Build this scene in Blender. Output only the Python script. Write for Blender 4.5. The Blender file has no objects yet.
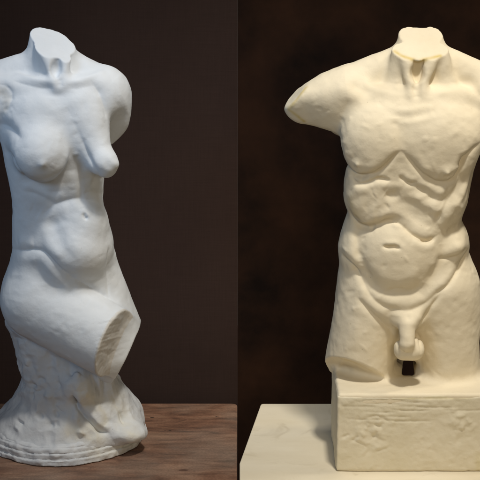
import bpy, math
import numpy as np
from mathutils import Vector
from mathutils.bvhtree import BVHTree

K = 1.0 / 480.0                       # one unit of the sculpting space = 1/480 m
PHI = math.radians(16.0)
D = 1680.0                            # camera distance (3.5 m)
ZT = 0.4656 * 480
CP, SP = math.cos(PHI), math.sin(PHI)
CAM = np.array([0.0, -D * CP, ZT + D * SP])
FWD = np.array([0.0, CP, -SP]); UP = np.array([0.0, SP, CP]); RT = np.array([1.0, 0, 0])

scene = bpy.context.scene
col = scene.collection


def ray(px, py):
    return FWD + RT * ((px - 240.0) / D) + UP * ((240.0 - py) / D)


def at(px, py, y=0.0):
    r = ray(px, py)
    t = (y - CAM[1]) / r[1]
    return CAM + r * t


# ------------------------------------------------------------------ implicit modelling
def smin(a, b, k):
    h = np.maximum(k - np.abs(a - b), 0.0) / k
    return np.minimum(a, b) - h * h * k * 0.25


def smax(a, b, k):
    h = np.maximum(k - np.abs(a - b), 0.0) / k
    return np.maximum(a, b) + h * h * k * 0.25


class Prim:
    def __init__(s, fn, c, R, k=8.0, op='u', clips=()):
        s.fn, s.c, s.R, s.k, s.op, s.clips = fn, np.array(c, float), R, k, op, clips

    def ev(s, P):
        d = s.fn(P)
        for (pt, n, k) in s.clips:
            n = np.array(n, float); n /= np.linalg.norm(n)
            d = smax(d, (P - pt) @ n, k)
        return d


def field(prims):
    def f(P):
        F = np.full(len(P), 40.0)
        for p in prims:
            m = ((P - p.c) ** 2).sum(1) < (p.R + 14 + p.k) ** 2
            if not m.any():
                continue
            d = p.ev(P[m])
            if p.op == 'u':
                F[m] = smin(F[m], d, p.k)
            else:
                F[m] = smax(F[m], -d, p.k)
        return F
    return f


def cone(a, b, ra, rb, k=8, op='u', clips=(), flat=1.0):
    a = at(*a); b = at(*b)

    def fn(P):
        ab = b - a
        t = np.clip((P - a) @ ab / (ab @ ab), 0, 1)
        q = P - (a + t[:, None] * ab)
        q = q.copy(); q[:, 1] /= flat
        return np.sqrt((q ** 2).sum(1)) - (ra + (rb - ra) * t)
    return Prim(fn, (a + b) / 2, np.linalg.norm(b - a) / 2 + max(ra, rb) * max(1, flat), k, op, clips)


def ell(c, r, tilt=0, yaw=0, pitch=0, k=8, op='u', clips=()):
    c = at(*c); r = np.array(r, float)
    ct, st = math.cos(math.radians(tilt)), math.sin(math.radians(tilt))
    cy, sy = math.cos(math.radians(yaw)), math.sin(math.radians(yaw))
    cx, sx = math.cos(math.radians(pitch)), math.sin(math.radians(pitch))
    Ry = np.array([[ct, 0, st], [0, 1, 0], [-st, 0, ct]])       # tilt > 0: clockwise in the picture
    Rz = np.array([[cy, -sy, 0], [sy, cy, 0], [0, 0, 1]])
    Rx = np.array([[1, 0, 0], [0, cx, -sx], [0, sx, cx]])
    M = Rz @ Ry @ Rx

    def fn(P):
        q = (P - c) @ M
        k0 = np.sqrt(((q / r) ** 2).sum(1)); k1 = np.sqrt(((q / r ** 2) ** 2).sum(1)) + 1e-9
        return k0 * (k0 - 1) / k1
    return Prim(fn, c, r.max(), k, op, clips)


def group(prims, clips=(), k=8, R=60):
    def fn(P):
        d = prims[0].ev(P)
        for q in prims[1:]:
            d = smin(d, q.ev(P), q.k) if q.op == 'u' else smax(d, -q.ev(P), q.k)
        return d
    return Prim(fn, prims[0].c, R, k, 'u', clips)


def loft(secs, n=2.3, k=8, op='u', kcap=8, clips=()):
    """secs: (py, xl, xr, yfront, yback)"""
    rows = []
    for (py, xl, xr, yf, yb) in secs:
        L = at(xl, py, 0); R = at(xr, py, 0)
        rows.append((L[2], (L[0] + R[0]) / 2, (R[0] - L[0]) / 2, (yf + yb) / 2, (yb - yf) / 2))
    rows.sort()
    rows = np.array(rows)
    z = rows[:, 0]
    zz = np.linspace(z[0], z[-1], 160)
    tab = []
    m = np.gradient(rows[:, 1:], z, axis=0)
    for q in zz:
        i = min(max(np.searchsorted(z, q) - 1, 0), len(z) - 2)
        h = z[i + 1] - z[i]; t = (q - z[i]) / h
        h00 = 2*t**3-3*t**2+1; h10 = t**3-2*t**2+t; h01 = -2*t**3+3*t**2; h11 = t**3-t**2
        tab.append(h00*rows[i, 1:] + h10*h*m[i] + h01*rows[i+1, 1:] + h11*h*m[i+1])
    tab = np.array(tab)

    def fn(P):
        cx, w, cy, dp = [np.interp(P[:, 2], zz, tab[:, j]) for j in range(4)]
        u = np.abs(P[:, 0] - cx) / w; v = np.abs(P[:, 1] - cy) / dp
        r = (u ** n + v ** n) ** (1.0 / n)
        d = (r - 1) * np.minimum(w, dp)
        return smax(smax(d, P[:, 2] - z[-1], kcap), z[0] - P[:, 2], kcap)
    c = [rows[:, 1].mean(), rows[:, 3].mean(), (z[0] + z[-1]) / 2]
    R = math.sqrt(((z[-1] - z[0]) / 2) ** 2 + (rows[:, 2].max() + 15) ** 2 + rows[:, 4].max() ** 2)
    return Prim(fn, c, R, k, op, clips)


def boxp(lo, hi, r=1.5, k=3, op='u'):
    lo = np.array(lo, float); hi = np.array(hi, float); c = (lo + hi) / 2; h = (hi - lo) / 2 - r

    def fn(P):
        q = np.abs(P - c) - h
        return np.sqrt((np.maximum(q, 0) ** 2).sum(1)) + np.minimum(q.max(1), 0) - r
    return Prim(fn, c, np.linalg.norm(hi - lo) / 2, k, op)


def surface_nets(fn, lo, hi, h):
    ax = [np.arange(lo[i], hi[i] + h, h) for i in range(3)]
    G = np.stack(np.meshgrid(*ax, indexing='ij'), -1)
    sh = G.shape[:3]
    P = G.reshape(-1, 3)
    F = np.concatenate([fn(P[i:i + 400000]) for i in range(0, len(P), 400000)]).reshape(sh)
    S = F < 0
    n = [s - 1 for s in sh]
    acc = np.zeros(n + [3]); cnt = np.zeros(n)
    for a in range(3):
        b, c = [q for q in range(3) if q != a]
        sl0 = [slice(None)] * 3; sl1 = [slice(None)] * 3
        sl0[a] = slice(0, -1); sl1[a] = slice(1, None)
        f0 = F[tuple(sl0)]; f1 = F[tuple(sl1)]
        x = (f0 < 0) != (f1 < 0)
        t = np.where(x, f0 / np.where(x, f0 - f1, 1), 0)
        pos = G[tuple(sl0)].copy(); pos[..., a] += t * h
        pos *= x[..., None]
        for db in (0, 1):
            for dc in (0, 1):
                s = [slice(None)] * 3
                s[b] = slice(db, db + n[b]); s[c] = slice(dc, dc + n[c])
                acc += pos[tuple(s)]; cnt += x[tuple(s)]
    act = cnt > 0
    idx = -np.ones(n, int); idx[act] = np.arange(act.sum())
    V = acc[act] / cnt[act][:, None]
    Q = []
    for a in range(3):
        b, c = (a + 1) % 3, (a + 2) % 3
        sl0 = [slice(1, -1)] * 3; sl1 = [slice(1, -1)] * 3
        sl0[a] = slice(0, -1); sl1[a] = slice(1, None)
        s0 = S[tuple(sl0)]; s1 = S[tuple(sl1)]
        ch = np.argwhere(s0 != s1)
        fl = s0[s0 != s1]
        ch = ch + 1; ch[:, a] -= 1
        def I(ob, oc):
            q = ch.copy(); q[:, b] += ob; q[:, c] += oc
            return idx[q[:, 0], q[:, 1], q[:, 2]]
        q = np.stack([I(-1, -1), I(0, -1), I(0, 0), I(-1, 0)], 1)
        q[~fl] = q[~fl][:, ::-1]
        Q.append(q)
    return V, np.concatenate(Q)


def subdivide(V, Q):
    e = np.concatenate([Q[:, [0, 1]], Q[:, [1, 2]], Q[:, [2, 3]], Q[:, [3, 0]]])
    es = np.sort(e, 1)
    key = es[:, 0] * (len(V) + 1) + es[:, 1]
    u, first, inv = np.unique(key, return_index=True, return_inverse=True)
    mid = V[es[first]].mean(1)
    fc = V[Q].mean(1)
    nV, nE, nF = len(V), len(u), len(Q)
    em = (nV + inv).reshape(4, nF)
    f = nV + nE + np.arange(nF)
    Q2 = np.concatenate([np.stack([Q[:, 0], em[0], f, em[3]], 1), np.stack([Q[:, 1], em[1], f, em[0]], 1),
                         np.stack([Q[:, 2], em[2], f, em[1]], 1), np.stack([Q[:, 3], em[3], f, em[2]], 1)])
    return np.concatenate([V, mid, fc]), Q2


def project(fn, V, it=2):
    e = 0.6
    for _ in range(it):
        f = fn(V); g = np.empty_like(V)
        for a in range(3):
            o = np.zeros(3); o[a] = e
            g[:, a] = (fn(V + o) - fn(V - o)) / (2 * e)
        g2 = (g ** 2).sum(1) + 0.05
        st = -(f / g2)[:, None] * g
        L = np.linalg.norm(st, axis=1)
        st *= np.minimum(1, 2.0 / (L + 1e-9))[:, None]
        V = V + st
    return V


def normals(V, Q):
    fn_ = np.cross(V[Q[:, 2]] - V[Q[:, 0]], V[Q[:, 3]] - V[Q[:, 1]])
    N = np.zeros_like(V)
    for i in range(4):
        for a in range(3):
            N[:, a] += np.bincount(Q[:, i], fn_[:, a], len(V))
    return N / (np.linalg.norm(N, axis=1)[:, None] + 1e-12)


def relax(V, Q, it=1, w=0.5):
    for _ in range(it):
        A = np.zeros_like(V); n = np.zeros(len(V))
        for i in range(4):
            for j in ((i + 1) % 4, (i + 3) % 4):
                n += np.bincount(Q[:, i], minlength=len(V))
                for a in range(3):
                    A[:, a] += np.bincount(Q[:, i], V[Q[:, j], a], len(V))
        V = V * (1 - w) + A / n[:, None] * w
    return V


def vnoise(P, s, seed=0):
    p = P / s + seed * 17.31
    i = np.floor(p).astype(np.int64); f = p - i; f = f * f * (3 - 2 * f)
    def H(a):
        h = (a[:, 0] * 73856093) ^ (a[:, 1] * 19349663) ^ (a[:, 2] * 83492791) ^ (seed * 2654435)
        h = (h ^ (h >> 13)) * 1274126177
        h = h ^ (h >> 16)
        return (h & 0xffff) / 32767.5 - 1
    r = 0
    for dx in (0, 1):
        for dy in (0, 1):
            for dz in (0, 1):
                w = (f[:, 0] if dx else 1 - f[:, 0]) * (f[:, 1] if dy else 1 - f[:, 1]) * (f[:, 2] if dz else 1 - f[:, 2])
                r = r + w * H(i + np.array([dx, dy, dz]))
    return r


def catmull(pts, step=2.5):
    pts = [np.array(p, float) for p in pts]
    if len(pts) == 1:
        return np.array(pts)
    P = [2 * pts[0] - pts[1]] + pts + [2 * pts[-1] - pts[-2]]
    out = []
    for i in range(1, len(P) - 2):
        n = max(2, int(np.linalg.norm(P[i + 1] - P[i]) / step))
        for j in range(n):
            t = j / n
            out.append(0.5 * ((2 * P[i]) + (P[i + 1] - P[i - 1]) * t + (2 * P[i - 1] - 5 * P[i] + 4 * P[i + 1] - P[i + 2]) * t * t
                              + (-P[i - 1] + 3 * P[i] - 3 * P[i + 1] + P[i + 2]) * t ** 3))
    out.append(pts[-1])
    return np.array(out)


class Sculpt:
    """a mesh grown from an implicit body, then worked over with modelling-tool strokes"""
    def __init__(s, prims, lo, hi, h=1.9, sub=1):
        fn = field(prims)
        V, Q = surface_nets(fn, np.array(lo, float), np.array(hi, float), h)
        V = project(fn, V, 1)
        for _ in range(sub):
            V, Q = subdivide(V, Q)
            V = project(fn, V, 2)
        s.V, s.Q = relax(V, Q, 1, 0.4), Q
        s.stain = np.zeros(len(V))
        s.refresh()

    def refresh(s):
        s.N = normals(s.V, s.Q)
        s.bvh = BVHTree.FromPolygons(s.V.tolist(), s.Q.tolist())
        s.off = np.zeros(len(s.V))

    def trace(s, pts, z0=0.0):
        out = []
        c = Vector(CAM)
        last = None
        for (x, y) in catmull(pts):
            r = Vector(ray(x, y)).normalized()
            h = s.bvh.ray_cast(c, r)[0]
            if h is None:
                q = at(x, y, last[1] if last is not None else z0)
                h = s.bvh.find_nearest(Vector(q))[0]
            h = np.array(h); last = h
            out.append(h)
        return np.array(out)

    def dist(s, line, R, extra=None):
        lo = line.min(0) - R; hi = line.max(0) + R
        m = np.where(((s.V > lo) & (s.V < hi)).all(1))[0]
        P = s.V[m]
        best = np.full(len(P), 1e9); tt = np.zeros(len(P))
        n = len(line)
        if n == 1:
            best = ((P - line[0]) ** 2).sum(1); tt[:] = 0.5
        for i in range(n - 1):
            a, b = line[i], line[i + 1]; ab = b - a
            t = np.clip((P - a) @ ab / (ab @ ab + 1e-9), 0, 1)
            d = ((P - a - t[:, None] * ab) ** 2).sum(1)
            u = d < best
            best = np.where(u, d, best); tt = np.where(u, (i + t) / (n - 1), tt)
        return m, np.sqrt(best), tt

    def stroke(s, pts, amp, sig, p=2.0, taper=0.25):
        line = s.trace(pts)
        m, d, t = s.dist(line, sig * 3.2)
        w = np.exp(-(d / sig) ** p)
        if taper > 0 and len(pts) > 1:
            e = np.clip(np.minimum(t, 1 - t) / taper, 0, 1)
            w = w * (0.15 + 0.85 * np.sin(e * math.pi / 2))
        s.off[m] += amp * w

    def crease(s, pts, depth, sig=1.6, lip=None, lipamp=0.0, lipsig=4.0, taper=0.3):
        s.stroke(pts, -depth, sig, 1.4, taper)
        if lip is not None:
            s.stroke([(x + lip[0], y + lip[1]) for x, y in pts], lipamp, lipsig, 2.0, taper)

    def paint(s, pts, amount, sig):
        line = s.trace(pts)
        m, d, t = s.dist(line, sig * 3)
        s.stain[m] = np.maximum(s.stain[m], amount * np.exp(-(d / sig) ** 2))

    def noise(s, amp, scale, seed=0, mask=None):
        q = vnoise(s.V, scale, seed) * amp
        s.off += q if mask is None else q * mask

    def toolmarks(s, n, box, amp, sig, seed):
        r_ = np.random.RandomState(seed)
        for _ in range(n):
            x = box[0] + r_.rand() * (box[2] - box[0]); y = box[1] + r_.rand() * (box[3] - box[1])
            if s.bvh.ray_cast(Vector(CAM), Vector(ray(x, y)).normalized())[0] is None: continue
            a = r_.rand() * 6.28; L_ = 5 + r_.rand() * 9
            s.stroke([(x, y), (x + L_ * math.cos(a), y + L_ * math.sin(a))], r_.choice([-1, 1]) * amp * (.4 + r_.rand()), sig * (.6 + r_.rand()), 2.0, .5)

    def apply(s):
        s.V = s.V + s.N * s.off[:, None]
        s.refresh()

    def build(s, name, mat, parent, origin):
        V = (s.V - origin) * K
        me = bpy.data.meshes.new(name)
        nv, nq = len(V), len(s.Q)
        me.vertices.add(nv); me.vertices.foreach_set('co', V.astype(np.float32).ravel())
        me.loops.add(nq * 4); me.loops.foreach_set('vertex_index', s.Q.astype(np.int32).ravel())
        me.polygons.add(nq); me.polygons.foreach_set('loop_start', np.arange(0, nq * 4, 4, dtype=np.int32))
        me.update(calc_edges=True); me.validate()
        me.polygons.foreach_set('use_smooth', np.ones(nq, bool))
        at_ = me.attributes.new('stain', 'FLOAT', 'POINT')
        at_.data.foreach_set('value', s.stain.astype(np.float32))
        me.materials.append(mat)
        o = bpy.data.objects.new(name, me); col.objects.link(o); o.parent = parent
        return o


def empty(name, loc):
    o = bpy.data.objects.new(name, None); col.objects.link(o); o.location = loc
    o.empty_display_size = 0.1
    return o


def tag(o, label=None, cat=None, group=None, kind=None):
    if label: o['label'] = label
    if cat: o['category'] = cat
    if group: o['group'] = group
    if kind: o['kind'] = kind


# ------------------------------------------------------------------ materials
def newmat(name):
    m = bpy.data.materials.new(name); m.use_nodes = True
    nt = m.node_tree
    return m, nt, nt.nodes['Principled BSDF'], nt.nodes.new, nt.links.new


def plaster(name, c1, c2, ctint, rough=0.62, bump=0.25, spots=None):
    m, nt, B, N, L = newmat(name)
    tc = N('ShaderNodeTexCoord')
    n1 = N('ShaderNodeTexNoise'); n1.inputs['Scale'].default_value = 9; n1.inputs['Detail'].default_value = 6
    n1.inputs['Roughness'].default_value = 0.6
    L(tc.outputs['Object'], n1.inputs['Vector'])
    r1 = N('ShaderNodeValToRGB')
    r1.color_ramp.elements[0].position = 0.33; r1.color_ramp.elements[0].color = (*c2, 1)
    r1.color_ramp.elements[1].position = 0.66; r1.color_ramp.elements[1].color = (*c1, 1)
    L(n1.outputs['Fac'], r1.inputs['Fac'])
    # pin holes and specks of dirt
    n2 = N('ShaderNodeTexNoise'); n2.inputs['Scale'].default_value = 170; n2.inputs['Detail'].default_value = 2
    L(tc.outputs['Object'], n2.inputs['Vector'])
    r2 = N('ShaderNodeValToRGB'); r2.color_ramp.elements[0].position = 0.16; r2.color_ramp.elements[1].position = 0.26
    L(n2.outputs['Fac'], r2.inputs['Fac'])
    mx = N('ShaderNodeMix'); mx.data_type = 'RGBA'
    mx.inputs[6].default_value = (c2[0] * .75, c2[1] * .72, c2[2] * .68, 1)
    L(r2.outputs['Color'], mx.inputs['Factor']); L(r1.outputs['Color'], mx.inputs[7])
    at_ = N('ShaderNodeAttribute'); at_.attribute_name = 'stain'
    n3 = N('ShaderNodeTexNoise'); n3.inputs['Scale'].default_value = 45; n3.inputs['Detail'].default_value = 4
    L(tc.outputs['Object'], n3.inputs['Vector'])
    ma = N('ShaderNodeMath'); ma.operation = 'MULTIPLY_ADD'; ma.inputs[1].default_value = 1.6; ma.inputs[2].default_value = -0.1
    L(n3.outputs['Fac'], ma.inputs[0])
    mb = N('ShaderNodeMath'); mb.operation = 'MULTIPLY'; mb.use_clamp = True
    L(ma.outputs[0], mb.inputs[0]); L(at_.outputs['Fac'], mb.inputs[1])
    m2 = N('ShaderNodeMix'); m2.data_type = 'RGBA'; m2.inputs[7].default_value = (*ctint, 1)
    L(mb.outputs[0], m2.inputs['Factor']); L(mx.outputs[2], m2.inputs[6])
    L(m2.outputs[2], B.inputs['Base Color'])
    B.inputs['Roughness'].default_value = rough + .2
    B.inputs['Specular IOR Level'].default_value = 0.2
    n4 = N('ShaderNodeTexNoise'); n4.inputs['Scale'].default_value = 60; n4.inputs['Detail'].default_value = 8
    n4.inputs['Roughness'].default_value = 0.62
    L(tc.outputs['Object'], n4.inputs['Vector'])
    bp = N('ShaderNodeBump'); bp.inputs['Strength'].default_value = bump; bp.inputs['Distance'].default_value = 0.0022
    L(n4.outputs['Fac'], bp.inputs['Height'])
    bp2 = N('ShaderNodeBump'); bp2.inputs['Strength'].default_value = bump; bp2.inputs['Distance'].default_value = 0.006
    n5 = N('ShaderNodeTexNoise'); n5.inputs['Scale'].default_value = 22; n5.inputs['Detail'].default_value = 3
    L(tc.outputs['Object'], n5.inputs['Vector'])
    L(n5.outputs['Fac'], bp2.inputs['Height']); L(bp.outputs['Normal'], bp2.inputs['Normal'])
    L(bp2.outputs['Normal'], B.inputs['Normal'])
    return m


def painted_board(name, c1, c2, c3):
    m, nt, B, N, L = newmat(name)
    tc = N('ShaderNodeTexCoord')
    mp = N('ShaderNodeMapping'); mp.inputs['Scale'].default_value = (3, 9, 9); L(tc.outputs['Object'], mp.inputs['Vector'])
    n1 = N('ShaderNodeTexNoise'); n1.inputs['Scale'].default_value = 1.6; n1.inputs['Detail'].default_value = 7
    L(mp.outputs[0], n1.inputs['Vector'])
    r1 = N('ShaderNodeValToRGB')
    r1.color_ramp.elements[0].position = 0.3; r1.color_ramp.elements[0].color = (*c2, 1)
    r1.color_ramp.elements[1].position = 0.62; r1.color_ramp.elements[1].color = (*c1, 1)
    L(n1.outputs['Fac'], r1.inputs['Fac'])
    n2 = N('ShaderNodeTexNoise'); n2.inputs['Scale'].default_value = 14; n2.inputs['Detail'].default_value = 6
    n2.inputs['Distortion'].default_value = 1.2
    L(tc.outputs['Object'], n2.inputs['Vector'])
    r2 = N('ShaderNodeValToRGB'); r2.color_ramp.elements[0].position = 0.60; r2.color_ramp.elements[1].position = 0.78
    r2.color_ramp.elements[1].color = (.7, .7, .7, 1)
    L(n2.outputs['Fac'], r2.inputs['Fac'])
    mx = N('ShaderNodeMix'); mx.data_type = 'RGBA'; mx.inputs[7].default_value = (*c3, 1)
    L(r2.outputs['Color'], mx.inputs['Factor']); L(r1.outputs['Color'], mx.inputs[6])
    L(mx.outputs[2], B.inputs['Base Color']); B.inputs['Roughness'].default_value = 0.55
    bp = N('ShaderNodeBump'); bp.inputs['Strength'].default_value = 0.3; bp.inputs['Distance'].default_value = 0.003
    L(n2.outputs['Fac'], bp.inputs['Height']); L(bp.outputs['Normal'], B.inputs['Normal'])
    return m


def wood(name, chips=()):
    m, nt, B, N, L = newmat(name)
    tc = N('ShaderNodeTexCoord')
    mp = N('ShaderNodeMapping'); mp.inputs['Scale'].default_value = (2.6, 8, 8)
    mp.inputs['Rotation'].default_value = (0, 0, math.radians(14))
    L(tc.outputs['Object'], mp.inputs['Vector'])
    n1 = N('ShaderNodeTexNoise'); n1.inputs['Scale'].default_value = 3; n1.inputs['Detail'].default_value = 9
    n1.inputs['Distortion'].default_value = 1.0; n1.inputs['Roughness'].default_value = 0.65
    L(mp.outputs[0], n1.inputs['Vector'])
    r1 = N('ShaderNodeValToRGB')
    e = r1.color_ramp.elements
    e[0].position = 0.30; e[0].color = (.060, .030, .020, 1)
    e[1].position = 0.72; e[1].color = (.285, .165, .105, 1)
    q = e.new(0.5); q.color = (.17, .085, .052, 1)
    L(n1.outputs['Fac'], r1.inputs['Fac'])
    n2 = N('ShaderNodeTexNoise'); n2.inputs['Scale'].default_value = 7; n2.inputs['Detail'].default_value = 5
    L(tc.outputs['Object'], n2.inputs['Vector'])
    r2 = N('ShaderNodeValToRGB'); r2.color_ramp.elements[0].position = 0.42; r2.color_ramp.elements[1].position = 0.68
    L(n2.outputs['Fac'], r2.inputs['Fac'])
    mx = N('ShaderNodeMix'); mx.data_type = 'RGBA'; mx.inputs[7].default_value = (.25, .185, .14, 1)
    L(r1.outputs['Color'], mx.inputs[6])
    mm = N('ShaderNodeMath'); mm.operation = 'MULTIPLY'; mm.inputs[1].default_value = 0.6
    L(r2.outputs['Color'], mm.inputs[0]); L(mm.outputs[0], mx.inputs['Factor'])
    # worn dark chips
    n3 = N('ShaderNodeTexNoise'); n3.inputs['Scale'].default_value = 26; n3.inputs['Detail'].default_value = 4
    mp3 = N('ShaderNodeMapping'); mp3.inputs['Scale'].default_value = (1, 1.6, 1); L(tc.outputs['Object'], mp3.inputs['Vector'])
    L(mp3.outputs[0], n3.inputs['Vector'])
    r3 = N('ShaderNodeValToRGB'); r3.color_ramp.elements[0].position = 0.27; r3.color_ramp.elements[1].position = 0.31
    L(n3.outputs['Fac'], r3.inputs['Fac'])
    m3 = N('ShaderNodeMix'); m3.data_type = 'RGBA'; m3.inputs[6].default_value = (.03, .018, .013, 1)
    L(r3.outputs['Color'], m3.inputs['Factor']); L(mx.outputs[2], m3.inputs[7])
    base = m3.outputs[2]
    for (cx, cy, rx, ry, cc) in chips:          # knocks and worn spots of the real board
        sb = N('ShaderNodeVectorMath'); sb.operation = 'SUBTRACT'; sb.inputs[1].default_value = (cx, cy, 0); L(tc.outputs['Object'], sb.inputs[0])
        ml = N('ShaderNodeVectorMath'); ml.operation = 'MULTIPLY'; ml.inputs[1].default_value = (1 / rx, 1 / ry, 0); L(sb.outputs[0], ml.inputs[0])
        ln = N('ShaderNodeVectorMath'); ln.operation = 'LENGTH'; L(ml.outputs[0], ln.inputs[0])
        ad = N('ShaderNodeMath'); ad.operation = 'ADD'; L(ln.outputs['Value'], ad.inputs[0]); L(n3.outputs['Fac'], ad.inputs[1])
        rr = N('ShaderNodeMapRange'); rr.inputs['From Min'].default_value = 1.3; rr.inputs['From Max'].default_value = 1.6
        rr.inputs['To Min'].default_value = .9; rr.inputs['To Max'].default_value = 0; L(ad.outputs[0], rr.inputs['Value'])
        mc = N('ShaderNodeMix'); mc.data_type = 'RGBA'; mc.inputs[7].default_value = (*cc, 1)
        L(rr.outputs[0], mc.inputs['Factor']); L(base, mc.inputs[6]); base = mc.outputs[2]
    mp5 = N('ShaderNodeMapping'); mp5.inputs['Scale'].default_value = (10, 75, 20); mp5.inputs['Rotation'].default_value = (0, 0, math.radians(3))
    L(tc.outputs['Object'], mp5.inputs['Vector'])
    n5 = N('ShaderNodeTexNoise'); n5.inputs['Scale'].default_value = 1; n5.inputs['Detail'].default_value = 5; L(mp5.outputs[0], n5.inputs['Vector'])
    mr = N('ShaderNodeMapRange'); mr.inputs['From Min'].default_value = .3; mr.inputs['From Max'].default_value = .7
    mr.inputs['To Min'].default_value = .78; mr.inputs['To Max'].default_value = 1.22; L(n5.outputs['Fac'], mr.inputs['Value'])
    n6 = N('ShaderNodeTexNoise'); n6.inputs['Scale'].default_value = 220; n6.inputs['Detail'].default_value = 3; L(tc.outputs['Object'], n6.inputs['Vector'])
    mr6 = N('ShaderNodeMapRange'); mr6.inputs['From Min'].default_value = .3; mr6.inputs['From Max'].default_value = .7
    mr6.inputs['To Min'].default_value = .85; mr6.inputs['To Max'].default_value = 1.15; L(n6.outputs['Fac'], mr6.inputs['Value'])
    mu = N('ShaderNodeMath'); mu.operation = 'MULTIPLY'; L(mr.outputs[0], mu.inputs[0]); L(mr6.outputs[0], mu.inputs[1])
    vm = N('ShaderNodeVectorMath'); vm.operation = 'SCALE'; L(base, vm.inputs[0]); L(mu.outputs[0], vm.inputs['Scale'])
    L(vm.outputs[0], B.inputs['Base Color']); B.inputs['Roughness'].default_value = 0.62
    bp = N('ShaderNodeBump'); bp.inputs['Strength'].default_value = 0.35; bp.inputs['Distance'].default_value = 0.002
    L(n1.outputs['Fac'], bp.inputs['Height']); L(bp.outputs['Normal'], B.inputs['Normal'])
    return m


def cloth_wall(name, c1, c2, sc, weave=True):
    m, nt, B, N, L = newmat(name)
    tc = N('ShaderNodeTexCoord')
    n1 = N('ShaderNodeTexNoise'); n1.inputs['Scale'].default_value = sc; n1.inputs['Detail'].default_value = 7
    n1.inputs['Roughness'].default_value = 0.6
    L(tc.outputs['Object'], n1.inputs['Vector'])
    r1 = N('ShaderNodeValToRGB')
    r1.color_ramp.elements[0].position = 0.35; r1.color_ramp.elements[0].color = (*c1, 1)
    r1.color_ramp.elements[1].position = 0.7; r1.color_ramp.elements[1].color = (*c2, 1)
    L(n1.outputs['Fac'], r1.inputs['Fac'])
    src = r1.outputs['Color']
    if weave:
        fac = None
        for sv in ((14, 1, 320), (320, 1, 14)):
            mp = N('ShaderNodeMapping'); mp.inputs['Scale'].default_value = sv; L(tc.outputs['Object'], mp.inputs['Vector'])
            nn = N('ShaderNodeTexNoise'); nn.inputs['Scale'].default_value = 1; nn.inputs['Detail'].default_value = 2
            L(mp.outputs[0], nn.inputs['Vector'])
            if fac is None: fac = nn.outputs['Fac']
            else:
                ad = N('ShaderNodeMath'); ad.operation = 'ADD'; L(fac, ad.inputs[0]); L(nn.outputs['Fac'], ad.inputs[1]); fac = ad.outputs[0]
        mr = N('ShaderNodeMapRange'); mr.inputs['From Min'].default_value = 0.6; mr.inputs['From Max'].default_value = 1.4
        mr.inputs['To Min'].default_value = 0.88; mr.inputs['To Max'].default_value = 1.12
        L(fac, mr.inputs['Value'])
        vm = N('ShaderNodeVectorMath'); vm.operation = 'SCALE'
        L(src, vm.inputs[0]); L(mr.outputs[0], vm.inputs['Scale']); src = vm.outputs[0]
    L(src, B.inputs['Base Color']); B.inputs['Roughness'].default_value = 0.85
    B.inputs['Specular IOR Level'].default_value = 0.2
    return m


M_COOL = plaster('cool_white_plaster', (.74, .765, .79), (.67, .70, .73), (.62, .58, .51), bump=0.35)
M_ROCK = plaster('rough_white_plaster', (.68, .70, .72), (.53, .55, .58), (.75, .70, .56), bump=0.75)
M_CREAM = plaster('cream_plaster', (.78, .70, .54), (.74, .655, .49), (.60, .46, .15), bump=0.34)
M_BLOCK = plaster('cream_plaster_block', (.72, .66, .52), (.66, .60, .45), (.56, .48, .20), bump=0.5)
M_TABLE = painted_board('cream_painted_board', (.80, .725, .57), (.73, .65, .49), (.56, .48, .34))
M_WALL_L = cloth_wall('brown_canvas', (.044, .0255, .0205), (.051, .0300, .0240), 3)
M_WALL_R = cloth_wall('black_brown_board', (.0060, .0022, .0010), (.040, .0160, .0072), 4.5, weave=False)
M_FLOOR = cloth_wall('dark_floor', (.008, .005, .004), (.015, .010, .008), 4, weave=False)

# ------------------------------------------------------------------ the male torso
def rel(v):
    v = np.array(v, float); return v


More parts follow.
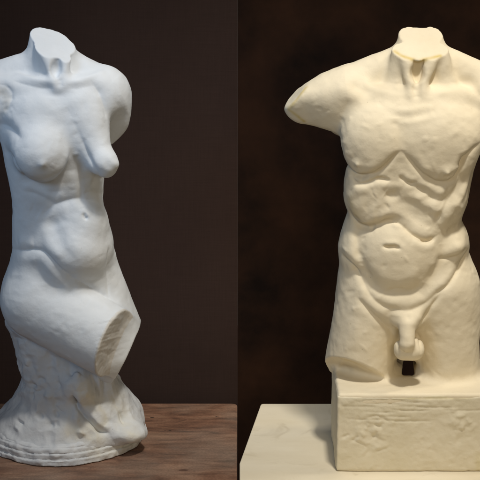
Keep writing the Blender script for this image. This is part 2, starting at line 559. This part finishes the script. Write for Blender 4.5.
blx = at(336.5, 440, -62)[0]
ztop = at(400, 396, -62)[2]
def slot_fn(P):                       # the gap between the thighs, open right through to the back
    q = P - CAM; t = q @ FWD
    x = 240 + D * (q @ RT) / t; y = 240 - D * (q @ UP) / t
    w_ = 5.3 + (y - 363) * .12
    dx = np.abs(x - 408) - w_ + 3.2; dy = np.abs(y - 367.5) - 8.4 + 3.2
    d = np.sqrt(np.maximum(dx, 0) ** 2 + np.maximum(dy, 0) ** 2) + np.minimum(np.maximum(dx, dy), 0) - 3.2
    return np.maximum(d, -24 - P[:, 1])
GAP = [Prim(slot_fn, at(408, 367, 30), 75, 2, 's')]
MB = [
    loft([(80, 372, 460, -20, 26), (94, 354, 474, -33, 36), (110, 341, 486, -42, 42), (130, 340, 488, -45, 44), (148, 345, 480, -43, 44), (165, 348, 474, -43, 42), (178, 348, 471, -42, 41),
          (195, 346, 465, -39, 38), (211, 348, 461, -36, 34), (228, 345, 463, -36, 34), (246, 340, 468, -37, 37), (262, 340, 471, -37, 42),
          (285, 341, 478, -36, 46), (310, 343, 480, -33, 46), (335, 350, 476, -24, 42)], n=2.35, kcap=16),
    # pectorals
    ell((374, 143, -27), (29, 20.5, 31), tilt=8, k=16), ell((441, 145, -28), (34, 20.5, 34), tilt=-10, k=16),
    # rib cage arch
    ell((372, 190, -17), (26, 24, 33), tilt=-8, k=12), ell((437, 200, -19), (27, 22, 32), tilt=24, k=12),
    # belly
    ell((401, 256, -22), (41, 25.5, 34), k=14), ell((402, 240, -24), (34, 20, 20), k=12),
    ell((403, 300, -22), (34, 20, 17), k=12),
    # obliques over the hips
    ell((355, 242, -4), (13, 26, 30), tilt=6, k=8), ell((452, 240, -6), (15, 28, 16), tilt=-18, k=8),
    # buttocks, back
    ell((378, 300, 30), (34, 28, 36), k=12), ell((440, 300, 30), (36, 28, 36), k=12),
    # shoulder girdle
    cone((404, 56, 14), (335, 98, 8), 13, 26, k=10), cone((437, 56, 14), (500, 98, 8), 13, 26, k=10),
    cone((413, 97, -22), (345, 92, -10), 6, 7, k=10), cone((427, 97, -22), (495, 94, -10), 6, 7, k=10),
    # stumps of the arms
    cone((345, 101, 4), (304, 105, 2), 31, 20, k=10,
         clips=((at(316, 108, -14.5), (-.24, -.87, -.43), 9), (at(306, 84.5, 0), (-.74, -.1, .64), 3))),
    cone((492, 102, 4), (520, 118, 0), 29, 24, k=10),
    # lat behind the arm pit
    ell((343, 120, 30), (16, 18, 16), tilt=30, k=8), ell((484, 130, 22), (16, 14, 34), tilt=-20, k=8),
    # neck with its two cords, cut off flat
    group([cone((410, 20, 18), (408, 92, 10), 8.5, 20), cone((431, 20, 18), (432, 92, 10), 8.5, 20, k=3), cone((420, 20, 12), (420, 94, 4), 14, 23, k=3),
           cone((403, 40, -8), (412, 95, -27), 8.0, 4.0, k=5), cone((438, 40, -8), (420, 95, -27), 8.0, 4.0, k=5), cone((402, 34, -6), (398, 96, -4), 7, 15, k=6), cone((437, 34, -6), (444, 96, -4), 6.5, 15, k=6),
           cone((419, 36, -6), (419, 56, -6), 11, 9, k=3), cone((418.5, 42, -10), (418.5, 56, -16), 8, 6.2, k=3), ell((417, 73, -27), (7, 11, 9), k=4, op='s')],
          clips=((at(420, 45, 0), (0.0, -.46, .88), 1.0),), k=7, R=75),
    # thighs
    cone((372, 285, 2), (356, 385, 6), 33, 36, k=9, flat=1.15,
         clips=((at(358, 362, -36), (-.36, -.50, -.79), 1.2),)),
    cone((369, 330, 18), (371, 392, 18), 26, 28, k=7),
    cone((441, 285, 2), (451, 392, 4), 36, 31, k=9, flat=1.15),
    # genitals
    ell((408, 318, -34), (15, 14, 14), k=8),
    cone((407.5, 325, -45), (407, 343, -50), 7.2, 7.8, k=5),
    ell((408, 338, 8), (18, 30, 22), k=8),
    group([ell((403.5, 349, -40), (10, 11, 11.5)), ell((415, 349, -39), (9.5, 11, 11.5), k=8)], k=5, R=30),
    # the cast slab on which the legs stand
    boxp((blx + .8, -61, ztop - 10), (blx + 165, 43, ztop + 1.5), r=3, k=10),
]+GAP
ms = Sculpt(MB, (at(280, 0)[0], -78, at(240, 398, -60)[2] - 12), (at(545, 0)[0], 92, at(240, 18, 0)[2]), 1.9)
S, C_ = ms.stroke, ms.crease
# clavicles, chest
S([(412, 94), (395, 94), (375, 89), (355, 83)], 1.0, 5, taper=.5)
S([(430, 94), (448, 92), (468, 86)], 1.0, 5, taper=.5)
S([(357, 86), (366, 90)], -2.6, 6.5, taper=0)            # hollow below the collar bone
S([(470, 84), (480, 94)], -2.6, 6, taper=0)
C_([(350, 98), (344, 112), (337, 127)], 1.3, 4.5)
S([(416, 90), (417, 95)], -2.5, 4.5, taper=0)            # notch of the throat
S([(400, 118), (401, 135), (401, 150)], -2.0, 7)         # breastbone
for yy, a in ((107, .6), (114, -.8), (120, .6)):
    S([(388, yy - 2), (404, yy + 3), (424, yy), (438, yy - 4)], a, 3.4, taper=.5)
# lower edges of the pectorals
C_([(345, 160), (348, 168), (355, 175), (366, 175.5), (376, 172.5), (385, 166.5), (392, 159), (400, 151)], 4.0, 2.7, lip=(2, -10), lipamp=1.2, lipsig=8, taper=.3)
C_([(401, 151), (409, 159), (417, 169), (425, 176), (436, 182), (447, 182), (455, 178), (461, 169), (464, 159), (471, 151), (480, 143)], 3.4, 2.7, lip=(0, -10), lipamp=.9, lipsig=8, taper=.25)
S([(447, 171)], 1.8, 4.5); S([(357, 163)], 1.0, 4)
S([(444, 175), (449, 177)], -1.2, 2.5)
S([(466, 155), (460, 168)], -2.0, 4.5)
S([(349, 168), (353, 174), (360, 177), (368, 176.5)], -2.2, 2.2)
S([(455, 178), (462, 168), (466, 158)], -1.6, 2.2)
# folds under the pectorals
C_([(351, 176), (356, 182.5), (362, 184), (370, 182), (378, 179), (388, 181)], 2.6, 2.0, lip=(0, 6), lipamp=1.3, lipsig=4.5)
C_([(375, 179), (382, 178.5), (390, 181)], 2.4, 1.5)
C_([(399, 176), (405, 181), (411, 184), (416, 182)], 2.2, 1.7, lip=(1, -5), lipamp=.9, lipsig=3.4)
C_([(408, 184), (420, 189), (430, 197), (439, 201), (446, 199), (451, 192)], 2.0, 3.2, lip=(-3, 9), lipamp=1.8, lipsig=5.5)
S([(416, 181), (428, 187), (440, 192), (450, 186)], 1.0, 3.6)
C_([(402, 197), (410, 203), (424, 210), (434, 212)], .8, 4.5)
C_([(462, 172), (455, 190), (446, 205), (438, 218), (433, 226)], 2.2, 3.6, lip=(7, 3), lipamp=1.4, lipsig=5)
S([(472, 160), (465, 185), (456, 208)], 1.2, 4.5)
# the flat diamond below the breastbone
S([(386, 193), (392, 196), (400, 193)], -2.4, 5.0, p=2.6, taper=.4)
S([(380, 187), (392, 185), (404, 187)], .8, 3.5)
# ribs on the left
S([(352, 190), (358, 205), (368, 215)], 1.0, 7)
S([(364, 209), (371, 204), (376, 200)], -.8, 4.5)
# the big fold above the belly
C_([(349, 210), (353, 219), (359, 225.5), (367, 227.5), (376, 225.5), (386, 221), (395, 221.5), (404, 227), (412, 234), (423, 240), (430, 239.5), (438, 235)],
   3.6, 2.6, lip=(2, -9), lipamp=2.4, lipsig=6.5, taper=.15)
S([(356, 223), (366, 228), (376, 226)], -1.4, 3)
S([(392, 222), (406, 226)], 1.4, 4)
S([(412, 241), (424, 247), (436, 245)], 1.0, 5)
S([(400, 214), (420, 222), (436, 226)], .7, 5)
S([(421, 240.5), (428, 241.5), (434, 239)], -3, 1.5, taper=.3)
# navel
C_([(383, 246.5), (389, 247.2), (395, 247), (400, 249)], 5.5, 1.5, lip=(0, -4), lipamp=1.0, lipsig=3, taper=.35)
# sides of the belly
S([(358, 230), (357, 246), (360, 262)], -2.6, 4.5)
S([(361, 258), (365, 274), (373, 286), (383, 294)], -4.6, 6.5, taper=.4)
S([(442, 244), (441, 260), (434, 274), (426, 284)], -3.4, 6, taper=.4)
S([(378, 291), (392, 293), (410, 292), (424, 286)], -1.6, 4)
C_([(388, 291), (397, 288.5), (406, 290)], .9, 2)
S([(376, 274), (400, 280), (420, 272)], 1.6, 8)
S([(388, 262), (410, 262)], .8, 12, taper=0)
# hip muscle edge and groin
C_([(340, 252), (346, 260), (353, 267), (359, 276), (365, 288), (374, 300), (384, 307), (396, 310), (410, 310), (424, 304), (436, 294), (445, 288)],
   2.2, 3.4, lip=(3, -7), lipamp=.9, lipsig=5, taper=.15)
C_([(341, 255), (347, 262), (353, 268), (359, 277)], 2.0, 1.8)
C_([(436, 294), (447, 286), (455, 275), (462, 262), (468, 250)], 2.8, 2.2, lip=(-6, -3), lipamp=1.4, lipsig=5, taper=.3)
C_([(440, 259), (448, 258.5), (459, 255), (467, 249)], 2.0, 2.2, lip=(-2, -6), lipamp=1.4, lipsig=5)
S([(446, 232), (458, 226)], -1.2, 4.5)
C_([(357, 297), (368, 310), (381, 322), (390, 330), (396, 340)], 2.8, 2.8, lip=(6, -5), lipamp=1.0, lipsig=5, taper=.3)
C_([(441, 294), (432, 306), (424, 319), (418, 330)], 2.8, 2.2, lip=(-6, -3), lipamp=1.0, lipsig=5, taper=.3)
S([(358, 300), (356, 330), (350, 350)], 1.0, 10)
C_([(398.5, 326), (398, 340), (397, 350)], 1.4, 2.0); C_([(417, 332), (420, 342), (422, 354)], 1.6, 2.0)
C_([(400, 349), (406, 354), (413, 351)], 1.8, 1.2)
S([(447, 172)], 1.2, 2.2); S([(358, 164)], .9, 2)
_n = np.array([0, -.46, .88]); _m = (np.abs((ms.V - at(420, 45, 0)) @ (_n / np.linalg.norm(_n))) < 1.4) & (ms.V[:, 2] > at(420, 70)[2])
ms.noise(.2, 4, 12, mask=_m.astype(float))
ms.toolmarks(230, (295, 80, 478, 375), .42, 2.6, 71); ms.toolmarks(60, (348, 170, 470, 240), .55, 2.5, 72)
ms.noise(.40, 19, 1); ms.noise(.26, 6, 2)
# damp yellow stains along broken edges
for p in ([(395, 51), (402, 56), (411, 59), (418, 62), (427, 59), (440, 56)], [(290, 108), (298, 98), (306, 88)]):
    ms.paint(p, .9, 2.2)
ms.paint([(289, 109), (294, 113), (304, 121)], .9, 2.0)
ms.paint([(350, 200), (357, 215)], .35, 5); ms.paint([(340, 358), (352, 362), (370, 370)], .4, 2)  # faint yellow-brown tint on the left ribs, yellow stain on the thigh cut
ms.apply()

male = empty('male_torso_cast', (at(408, 400)[0] * K, 0, 0))
OM = np.array([at(408, 400)[0], 0, 0])
tag(male, 'cream plaster cast of a muscular male nude torso standing on a square plaster block', 'sculpture')
ms.build('torso', M_CREAM, male, OM)

bs = Sculpt([boxp((blx, -62, 0), (blx + 166, 44, ztop), r=2.4)] + GAP, (blx - 6, -68, -6), (blx + 172, 68, ztop + 8), 1.9)
rs = np.random.RandomState(5)
for (cx, cy, n_, sx, sy) in ((372, 428, 26, 12, 13), (460, 420, 14, 10, 12)):
    for i in range(n_):
        x = cx + rs.randn() * sx * .7; y = cy + rs.randn() * sy * .7
        a = rs.rand() * 3.1
        bs.stroke([(x, y), (x + 5 * math.cos(a), y + 3 * math.sin(a))], rs.choice([-1.3, 1.3, .9]) * (.4 + rs.rand() * .5), 1.5 + rs.rand() * 1.6, taper=0)
for pts in ([(350, 440), (360, 443), (368, 448)], [(362, 420), (378, 416), (392, 424)], [(375, 452), (388, 448)]):
    bs.crease(pts, .7, 1.5, lip=(0, -3), lipamp=.5, lipsig=2.4)
for i in range(14):
    x = 340 + rs.rand() * 120; y = 400 + (rs.rand() ** 1.6) * 24
    bs.crease([(x, y), (x + 18, y + rs.rand() * 1.2), (x + 30 + rs.rand() * 20, y + .5)], .5 + rs.rand() * .4, .9)
bs.crease([(338, 395.5), (360, 396), (400, 397.5), (440, 398), (480, 396)], 1.3, 1.2, taper=.05)
bs.toolmarks(90, (338, 400, 478, 470), .35, 2.4, 74)
bs.noise(.7, 24, 3); bs.noise(.25, 7, 4); bs.noise(.16, 3.2, 8)
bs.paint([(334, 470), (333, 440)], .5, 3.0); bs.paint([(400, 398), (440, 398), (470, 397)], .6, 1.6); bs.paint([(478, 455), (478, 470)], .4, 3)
bs.apply()
bs.build('plinth_block', M_BLOCK, male, OM)

# ------------------------------------------------------------------ the female torso
FD = 8.0      # its own middle plane lies a little further back
nface = (.885, -.394, -.25)
FB = [
    loft([(70, 22, 88, -8, 26), (82, -8, 110, -18, 36), (98, -20, 112, -26, 40), (118, -8, 104, -31, 42), (140, 0, 102, -34, 42), (165, 5, 104, -32, 40), (190, 10, 103, -29, 38),
          (206, 12, 103, -27, 36), (226, 12, 107, -28, 36), (246, 12, 110, -31, 40), (264, 11, 111, -32, 46), (288, 8, 112, -30, 52), (312, 6, 112, -22, 54), (335, 8, 104, -10, 50)], n=2.25, kcap=14),
    # breasts
    ell((41, 151, -28), (28.5, 32, 29), tilt=-4, yaw=-10, k=8), ell((40, 128, -20), (26, 18, 32), k=14),
    ell((82, 118, -14), (22, 17, 30), tilt=-14, k=16), cone((86, 126, -16), (102, 160, -31), 11, 13.5, k=18), ell((105.5, 164, -33), (11, 13, 13), tilt=-20, k=8), cone((111, 162, -37), (115, 164, -38), 4, 2.2, k=7),
    # shoulder girdle
    cone((40, 62, 16), (-16, 92, 12), 14, 26, k=10), cone((66, 60, 16), (104, 94, 10), 13, 25, k=10),
    cone((54, 84, -18), (0, 84, -8), 5, 6, k=10), cone((64, 84, -18), (100, 82, -6), 5, 6, k=10),
    # stumps of the arms
    group([ell((106, 104, 11), (25.5, 25, 38)), cone((111, 124, 13), (110, 143, 14), 13, 4.5, k=8)], k=5, R=60,
          clips=((at(112, 90, -13), (.04, -.90, -.43), 3.5),)),
    cone((-14, 96, 6), (-20, 118, -6), 27, 22, k=8, clips=((at(4, 102, -26), (.10, -.85, -.45), 2.0),)),
    # neck with its cords, cut off aslant
    group([cone((42, 15, 14), (42, 80, 12), 8.5, 20), cone((56, 15, 12), (58, 82, 12), 10, 18, k=2), cone((64, 15, 6), (62, 84, 8), 8.5, 16, k=2),
           cone((36, 30, -2), (57, 86, -19), 8, 4.6, k=5), cone((68, 38, -3), (62, 86, -17), 7, 4.5, k=3), cone((48, 15, 0), (52, 84, 2), 11, 18, k=3), cone((49, 15, 15), (50, 80, 12), 9, 18, k=3),
           cone((56, 42, -9), (57, 54, -10), 6.5, 4, k=3), ell((56, 70, -20), (5.5, 9, 11), k=3, op='s')],
          clips=((at(53, 44.5, 4), (.25, -.43, .87), 1.0),), k=8, R=75),
    # belly
    ell((76, 246, -9), (31, 36, 30), tilt=-4, k=18), ell((84, 220, -14), (20, 18, 17), k=14),
    # hip and forward thigh
    ell((42, 288, 6), (36, 36, 38), k=14), ell((38, 302, 30), (34, 36, 30), k=10),
    cone((40, 301, -2), (128, 352, -34), 39.5, 35, k=7, clips=((at(109, 342, -42), nface, 1.3),)),
    # far thigh
    cone((92, 262, 14), (116, 350, 10), 24, 35, k=9, clips=((at(143, 320, 8), (.90, .0, -.46), 1.3),)),
]
fs = Sculpt(FB, (at(-50, 0)[0], -88, at(0, 402)[2]), (at(150, 0)[0], 100, at(0, 18)[2]), 1.9)
S, C_ = fs.stroke, fs.crease
# collar bones and throat
S([(57, 82), (45, 81), (30, 78), (14, 73)], 1.6, 3.6)
C_([(54, 89), (40, 88), (24, 84), (12, 80)], 1.8, 4)
S([(66, 83), (78, 81), (92, 76), (106, 71)], 1.3, 3.8)
C_([(68, 89), (80, 88), (94, 85)], 1.0, 4.5)
C_([(24, 72), (36, 71), (46, 75)], 1.4, 5)
S([(60, 81), (60, 84)], -1.6, 3.6, taper=0)
# deltoid edge and arm pit on the right
C_([(92, 82), (100, 94), (105, 108), (106, 120)], 2.4, 3.4, taper=.4)
# arm pit on the left
C_([(-2, 124), (8, 127), (17, 135), (21, 138)], 3.0, 4.5, lip=(4, -9), lipamp=.8, lipsig=6, taper=.4)
C_([(-4, 84), (6, 86), (12, 94), (9, 106), (2, 116)], 1.2, 2.4)
fs.noise(.8, 3.5, 9, mask=np.exp(-(((fs.V - at(2, 102, -26)) ** 2).sum(1)) / 150.))
# between the breasts
C_([(66, 106), (72, 118), (77, 130), (79, 142)], 1.0, 6)
C_([(79, 132), (84, 146), (89, 158), (95, 169), (101, 177)], 2.6, 3.4, taper=.5)
S([(76, 154)], .8, 2.6); S([(77, 157)], -.8, 2.0)
S([(79, 162), (80, 180), (81, 196), (82, 206)], -1.3, 3.4)
S([(72, 170), (72, 190)], .8, 5); S([(90, 178), (90, 192)], .6, 5)
# under the left breast
C_([(10, 153), (16, 166), (25, 177), (34, 183), (44, 185), (54, 182), (62, 175), (67, 166), (70, 152)], 3.2, 3.0, lip=(0, -9), lipamp=1.4, lipsig=7, taper=.35)
S([(42, 164)], 1.5, 3.6); S([(42, 161)], .6, 7)
S([(114, 163)], .8, 4)
C_([(98, 176), (104, 179), (109, 178)], 1.6, 2.0)
S([(4, 150), (16, 160)], -1.2, 5)
# ribs
for k_, (p, a) in enumerate((([(24, 191), (36, 194), (46, 199), (56, 204)], 1.2), ([(32, 185), (46, 191), (62, 192)], .6), ([(84, 186), (94, 192), (103, 194)], .6))):
    C_(p, a, 3.0, lip=(0, -5), lipamp=a * .6, lipsig=4)
C_([(44, 214), (53, 206), (64, 201.5), (75, 199), (88, 199.5), (100, 204)], 1.8, 3.2, lip=(0, 8), lipamp=1.2, lipsig=6, taper=.35)
S([(30, 208), (40, 214)], -.8, 7)
S([(46, 224), (66, 221), (80, 224)], -.6, 4)
# navel
C_([(84, 213), (85, 217), (88, 218.5)], 3.0, 1.8, lip=(-1, -4), lipamp=.6, lipsig=3.4)
S([(87, 215)], .8, 1.6)
# belly shading: rectus edges
S([(50, 216), (56, 234), (64, 250), (72, 262)], -1.8, 7.5)
S([(42, 222), (50, 244), (62, 260)], 1.2, 6)
C_([(64, 270), (74, 276), (88, 281), (104, 279)], .9, 4)
# groin line of the raised thigh
C_([(10, 249), (22, 250.5), (34, 249.5), (44, 252), (52, 260), (60, 268.5), (72, 278), (86, 286), (102, 294), (116, 302)], 2.2, 2.4, lip=(-3, 9), lipamp=1.4, lipsig=6.5, taper=.2)
S([(18, 243), (34, 242)], 1.4, 6)
S([(34, 260), (42, 274), (50, 288), (58, 300)], -.7, 8)
S([(46, 262), (56, 276), (72, 290)], 1.0, 6)
C_([(109, 246), (108, 262), (108, 282), (109, 298)], 1.6, 2.6)
S([(16, 275), (12, 300)], -1.0, 9)
# tool marks on the sawn thigh
rs = np.random.RandomState(3)
nf = np.array(nface) / np.linalg.norm(nface)
msk = (np.abs((fs.V - at(109, 342, -42)) @ nf) < 2.0) & (((fs.V - at(109, 342, -42)) ** 2).sum(1) < 44 ** 2)
for i in range(16):
    x = 100 + rs.rand() * 16; y = 318 + rs.rand() * 48
    fs.stroke([(x - 5, y + 2), (x + 6, y - 1)], rs.choice([-.2, .2]), 1.2, taper=0)
fs.noise(.2, 4.0, 21, mask=msk.astype(float)); fs.stain[msk] = .8
fs.toolmarks(200, (2, 65, 135, 370), .24, 3.0, 73)
fs.noise(.4, 19, 5); fs.noise(.22, 6, 6)
fs.paint([(2, 90), (6, 100), (3, 110)], .8, 5)
fs.apply()

OF = np.array([at(62, 440)[0], 34.0, 0])
female = empty('female_torso_cast', tuple(OF * K))
tag(female, 'cool white plaster female nude torso seated on a rough rock with a round base', 'sculpture')
fs.build('torso', M_COOL, female, OF)

# the rock below it
zd = 19.0
RB = [
    loft([(323, 2, 60, -4, 52), (336, 5, 92, -8, 56), (350, 9, 103, -10, 60), (368, 15, 110, -13, 66), (382, 16, 113, -15, 70), (394, 16, 119, -19, 78), (404, 13, 127, -24, 88), (414, 5, 134, -29, 95),
          (423, -3, 139, -34, 102), (430, -9, 141, -38, 105), (437, -14, 142, -41, 107)], n=2.2, kcap=4),
    ell((126, 430, -8), (22, 22, 11), tilt=10, k=8),
    ell((76, 384, -14), (16, 17, 16), k=10),
    cone((100, 374, 6), (120, 420, 18), 12, 20, k=14),
]
zr = at(0, 436)[2]
rk = Sculpt(RB, (-290, -80, 6), (at(160, 0)[0], 130, at(0, 306)[2]), 1.9)
rk.crease([(92, 374), (95, 386), (98, 400)], 2.6, 2.2, lip=(4, 0), lipamp=1.8, lipsig=2.4); rk.crease([(101, 376), (103, 388), (102, 400)], 1.8, 2)
rk.stroke([(80, 388), (90, 402), (100, 416), (106, 424)], 5.0, 7, taper=.3)
rk.apply()
rk.crease([(72, 396), (80, 411), (90, 422), (99, 431), (108, 433)], 5.5, 2.0, lip=(4, -5), lipamp=2.6, lipsig=3.4, taper=.15)
rk.crease([(70, 384), (76, 392), (88, 390)], 2.0, 3)
rk.crease([(20, 344), (30, 362), (38, 380), (44, 400)], 1.6, 5)
rk.crease([(10, 338), (26, 340), (44, 350)], 1.6, 2.6); rk.crease([(46, 352), (58, 358), (70, 356)], 1.6, 2.2)
rk.crease([(30, 388), (36, 392), (42, 390)], 2.6, 2.0); rk.crease([(52, 404), (60, 411), (66, 414)], 2.6, 1.8)
rk.crease([(40, 410), (48, 420), (54, 428)], 2.0, 2); rk.crease([(112, 394), (118, 410), (124, 424)], 1.8, 2.5)
for i in range(44):
    x = 12 + rs.rand() * 66; y = 340 + rs.rand() * 92; a = .4 + rs.rand() * 1.2
    rk.stroke([(x, y), (x + 10 * math.cos(a), y + 8 * math.sin(a))], rs.choice([-2.4, 1.8]) * (.4 + rs.rand()), 1.6 + rs.rand() * 2.6, taper=.4)
for i in range(10):
    x = 104 + rs.rand() * 26; y = 392 + rs.rand() * 28
    rk.stroke([(x, y), (x + 5, y + 14)], rs.choice([-1, .9]), 1.8 + rs.rand() * 2, taper=.4)
rk.noise(1.4, 17, 31); rk.noise(.25, 4.5, 33)
rk.off += 3.6 * (.25 - np.abs(vnoise(rk.V + 4 * vnoise(rk.V, 9, 60)[:, None], 22, 51))) + 1.0 * (.25 - np.abs(vnoise(rk.V, 10, 52)))
rk.paint([(84, 392), (94, 404), (104, 420), (86, 430), (72, 432), (100, 440)], .75, 9); rk.paint([(114, 400), (124, 420), (130, 436)], .6, 12)  # lighter cream tint over the drape and the right side of the rock
rk.apply()
rk.build('rock', M_ROCK, female, OF)


def disc_fn(P):
    q = P - np.array([OF[0], OF[1], 0])
    a = np.arctan2(q[:, 1], q[:, 0]); r = np.hypot(q[:, 0], q[:, 1])
    wob = 1.1 * np.sin(3 * a + 1) + .6 * np.sin(7 * a) + .4 * np.sin(13 * a + 2)
    zw = P[:, 2] + .9 * np.sin(2 * a + .5) + .4 * np.sin(9 * a)
    R = np.interp(zw, [0, 5.4, 6.0, 7.0, 11.0, 11.6, 12.4, 15.8, 16.4, 17.2, 23], [84, 83.5, 80.6, 81.6, 81.0, 78.4, 79.4, 78.6, 76.2, 77.0, 74]) + wob
    top = zd + 1.2 * np.sin(4 * a) + .08 * (70 - r)
    return smax(smax(r - R, P[:, 2] - top, 2.5), -P[:, 2], 1)


dk = Sculpt([Prim(disc_fn, (OF[0], OF[1], 8), 92, 4)], (OF[0] - 92, OF[1] - 92, -4), (OF[0] + 92, OF[1] + 92, 32), 1.7)
for i in range(26):
    a = rs.rand() * 6.28; z = rs.rand() * 15 + 2
    p = np.array([OF[0] + 82 * math.cos(a), OF[1] + 82 * math.sin(a), z])
    m, d, t = dk.dist(np.array([p, p + [rs.randn() * 4, rs.randn() * 4, rs.randn() * 2]]), 8)
    dk.off[m] += rs.choice([-1.4, -1, .8]) * np.exp(-(d / 2.2) ** 2)
dk.noise(1.3, 12, 41); dk.noise(.7, 4.5, 42); dk.noise(.9, 8, 43)
dk.paint([(96, 455), (120, 448), (136, 436)], .6, 12)  # same cream tint along the right front of the rim
dk.apply()
dk.V[:, 2] = np.maximum(dk.V[:, 2], 0.6)
dk.build('base_disc', M_ROCK, female, OF)


# ------------------------------------------------------------------ tables
def prism(name, pts, z0, z1, mat, parent, org, bev=0.003, round_idx=()):
    """pts: world metres polygon, counter-clockwise; corners in round_idx are rounded"""
    P = []
    for i, p in enumerate(pts):
        p = np.array(p, float)
        r = dict(round_idx).get(i)
        if r:
            a = np.array(pts[i - 1], float) - p; b = np.array(pts[(i + 1) % len(pts)], float) - p
            a /= np.linalg.norm(a); b /= np.linalg.norm(b)
            for t in np.linspace(0, 1, 9):
                P.append(p + a * r * (1 - t) ** 2 + b * r * t ** 2)
        else:
            P.append(p)
    n = len(P)
    vs = [(p[0] - org[0], p[1] - org[1], z0 - org[2]) for p in P] + [(p[0] - org[0], p[1] - org[1], z1 - org[2]) for p in P]
    fs_ = [list(range(n))[::-1], list(range(n, 2 * n))] + [[i, (i + 1) % n, n + (i + 1) % n, n + i] for i in range(n)]
    me = bpy.data.meshes.new(name); me.from_pydata(vs, [], fs_); me.update()
    me.materials.append(mat)
    o = bpy.data.objects.new(name, me); col.objects.link(o); o.parent = parent
    md = o.modifiers.new('bevel', 'BEVEL'); md.width = bev; md.segments = 3; md.limit_method = 'ANGLE'; md.angle_limit = math.radians(40)
    return o


def gnd(px, py):
    r = ray(px, py); t = -CAM[2] / r[2]
    return (CAM + r * t) * K


FLOOR = -0.75
def table(name, pts, mat, label, rnd, th=0.03):
    P = np.array(pts); c = (P[:, 0].min() + P[:, 0].max()) / 2, (P[:, 1].min() + P[:, 1].max()) / 2, FLOOR
    t = empty(name, c); tag(t, label, 'table')
    prism('tabletop', pts, -th, -0.0004, mat, t, c, 0.0022, rnd)
    x0, x1, y0, y1 = P[:, 0].min() + .05, P[:, 0].max() - .05, P[:, 1].min() + .04, P[:, 1].max() - .05
    w = .045
    prism('apron', [(x0 + .02, y0 + .02), (x1 - .02, y0 + .02), (x1 - .02, y1 - .02), (x0 + .02, y1 - .02)], -th - .07, -th + .001, mat, t, c)
    for (x, y) in ((x0, y0), (x1 - w, y0), (x1 - w, y1 - w), (x0, y1 - w)):
        prism('leg', [(x, y), (x + w, y), (x + w, y + w), (x, y + w)], FLOOR, -th + .0005, mat, t, c)
    return t


yb_l = gnd(200, 403.2)[1]; xr_l = gnd(237.3, 405)[0]
_cx, _cy = (-.78 + xr_l) / 2, (-.42 + yb_l) / 2
_ch = []
for (px, py, a, b, cc) in ((152, 417.5, .0055, .003, (.012, .008, .006)), (183, 470, .012, .005, (.09, .045, .03))):
    g = gnd(px, py); _ch.append((g[0] - _cx, g[1] - _cy, a, b, cc))
M_WOOD = wood('worn_brown_wood', _ch)
table('wooden_table', [(-.78, -.42), (xr_l, -.42), (xr_l, yb_l), (-.78, yb_l)], M_WOOD,
      'worn brown wooden table with a rounded corner under the cool white female torso', [(2, .016)])
c0 = gnd(261, 403.5); c1 = gnd(239.6, 463)
table('painted_table', [(c1[0], -.42), (.80, -.42), (.80, c0[1]), (c0[0], c0[1]), (c1[0], c1[1])], M_TABLE,
      'cream painted table with a slanted left side under the male torso and its block', [(3, .008)], th=.035)

# a small dark chip lost from the brown table top
# ------------------------------------------------------------------ backdrops, floor
YW = 0.62
xs = at(237.6, 240, YW * 480)[0] * K
def panel(name, x0, x1, mat, label, y=YW):
    c = ((x0 + x1) / 2, y, FLOOR)
    o = prism(name, [(x0, y), (x1, y), (x1, y + .02), (x0, y + .02)], FLOOR, 1.9, mat, None, c, 0.0001)
    o.location = c; tag(o, label, 'backdrop')
panel('backdrop_panel', -1.5, xs, M_WALL_L, 'dark brown canvas backdrop standing behind the cool white female torso')
panel('backdrop_panel', xs + .0002, 1.7, M_WALL_R, 'nearly black mottled backdrop standing behind the cream male torso')
me = bpy.data.meshes.new('floor'); me.from_pydata([(-4, -6, FLOOR), (4, -6, FLOOR), (4, 3, FLOOR), (-4, 3, FLOOR)], [], [[0, 1, 2, 3]])
me.materials.append(M_FLOOR); fl = bpy.data.objects.new('floor', me); col.objects.link(fl); tag(fl, kind='structure')


# ------------------------------------------------------------------ lamps
def area(name, loc, target, size, power, color, spread=180):
    ld = bpy.data.lights.new(name, 'AREA'); ld.shape = 'RECTANGLE'; ld.size, ld.size_y = size
    ld.energy = power; ld.color = color; ld.spread = math.radians(spread)
    o = bpy.data.objects.new(name, ld); col.objects.link(o); o.location = loc
    o.rotation_euler = (Vector(target) - Vector(loc)).to_track_quat('-Z', 'Y').to_euler()
    return o


FT = (OF[0] * K, 0, .5); MT = (at(408, 240)[0] * K, 0, .5)
area('lamp', (FT[0] + .42, -.45, 1.85), (FT[0], 0, .60), (.5, .5), 1.12, (.97, .98, 1), 70)
area('lamp', (FT[0] - 1.3, -1.4, 1.7), (FT[0], 0, .72), (.8, .9), .80, (.42, .67, 1.0), 36)
area('lamp', (MT[0] + .2, -1.2, 3.6), (MT[0], 0, .42), (.26, .26), 4.3, (1, .94, .83), 42)
area('lamp', (MT[0] + 1.1, .1, 2.3), (MT[0] - .05, -.05, .2), (.3, .3), .8, (1, .92, .78), 45)
area('lamp', (MT[0] + .3, -2.8, 1.2), (MT[0] + .03, 0, .36), (.8, .8), 1.25, (1, .84, .60), 38)

w = bpy.data.worlds.new('World'); scene.world = w; w.use_nodes = True
w.node_tree.nodes['Background'].inputs['Color'].default_value = (1, .88, .74, 1)
w.node_tree.nodes['Background'].inputs['Strength'].default_value = 0.09

# ------------------------------------------------------------------ camera
cd = bpy.data.cameras.new('camera'); cam = bpy.data.objects.new('camera', cd); col.objects.link(cam)
cam.location = CAM * K
cam.rotation_euler = (math.radians(90) - PHI, 0, 0)
cd.sensor_width = 36; cd.lens = 36 * D / 480; cd.clip_end = 50
scene.camera = cam
scene.view_settings.view_transform = 'Standard'
scene.view_settings.look = 'None'
scene.view_settings.exposure = 0
scene.view_settings.gamma = 1
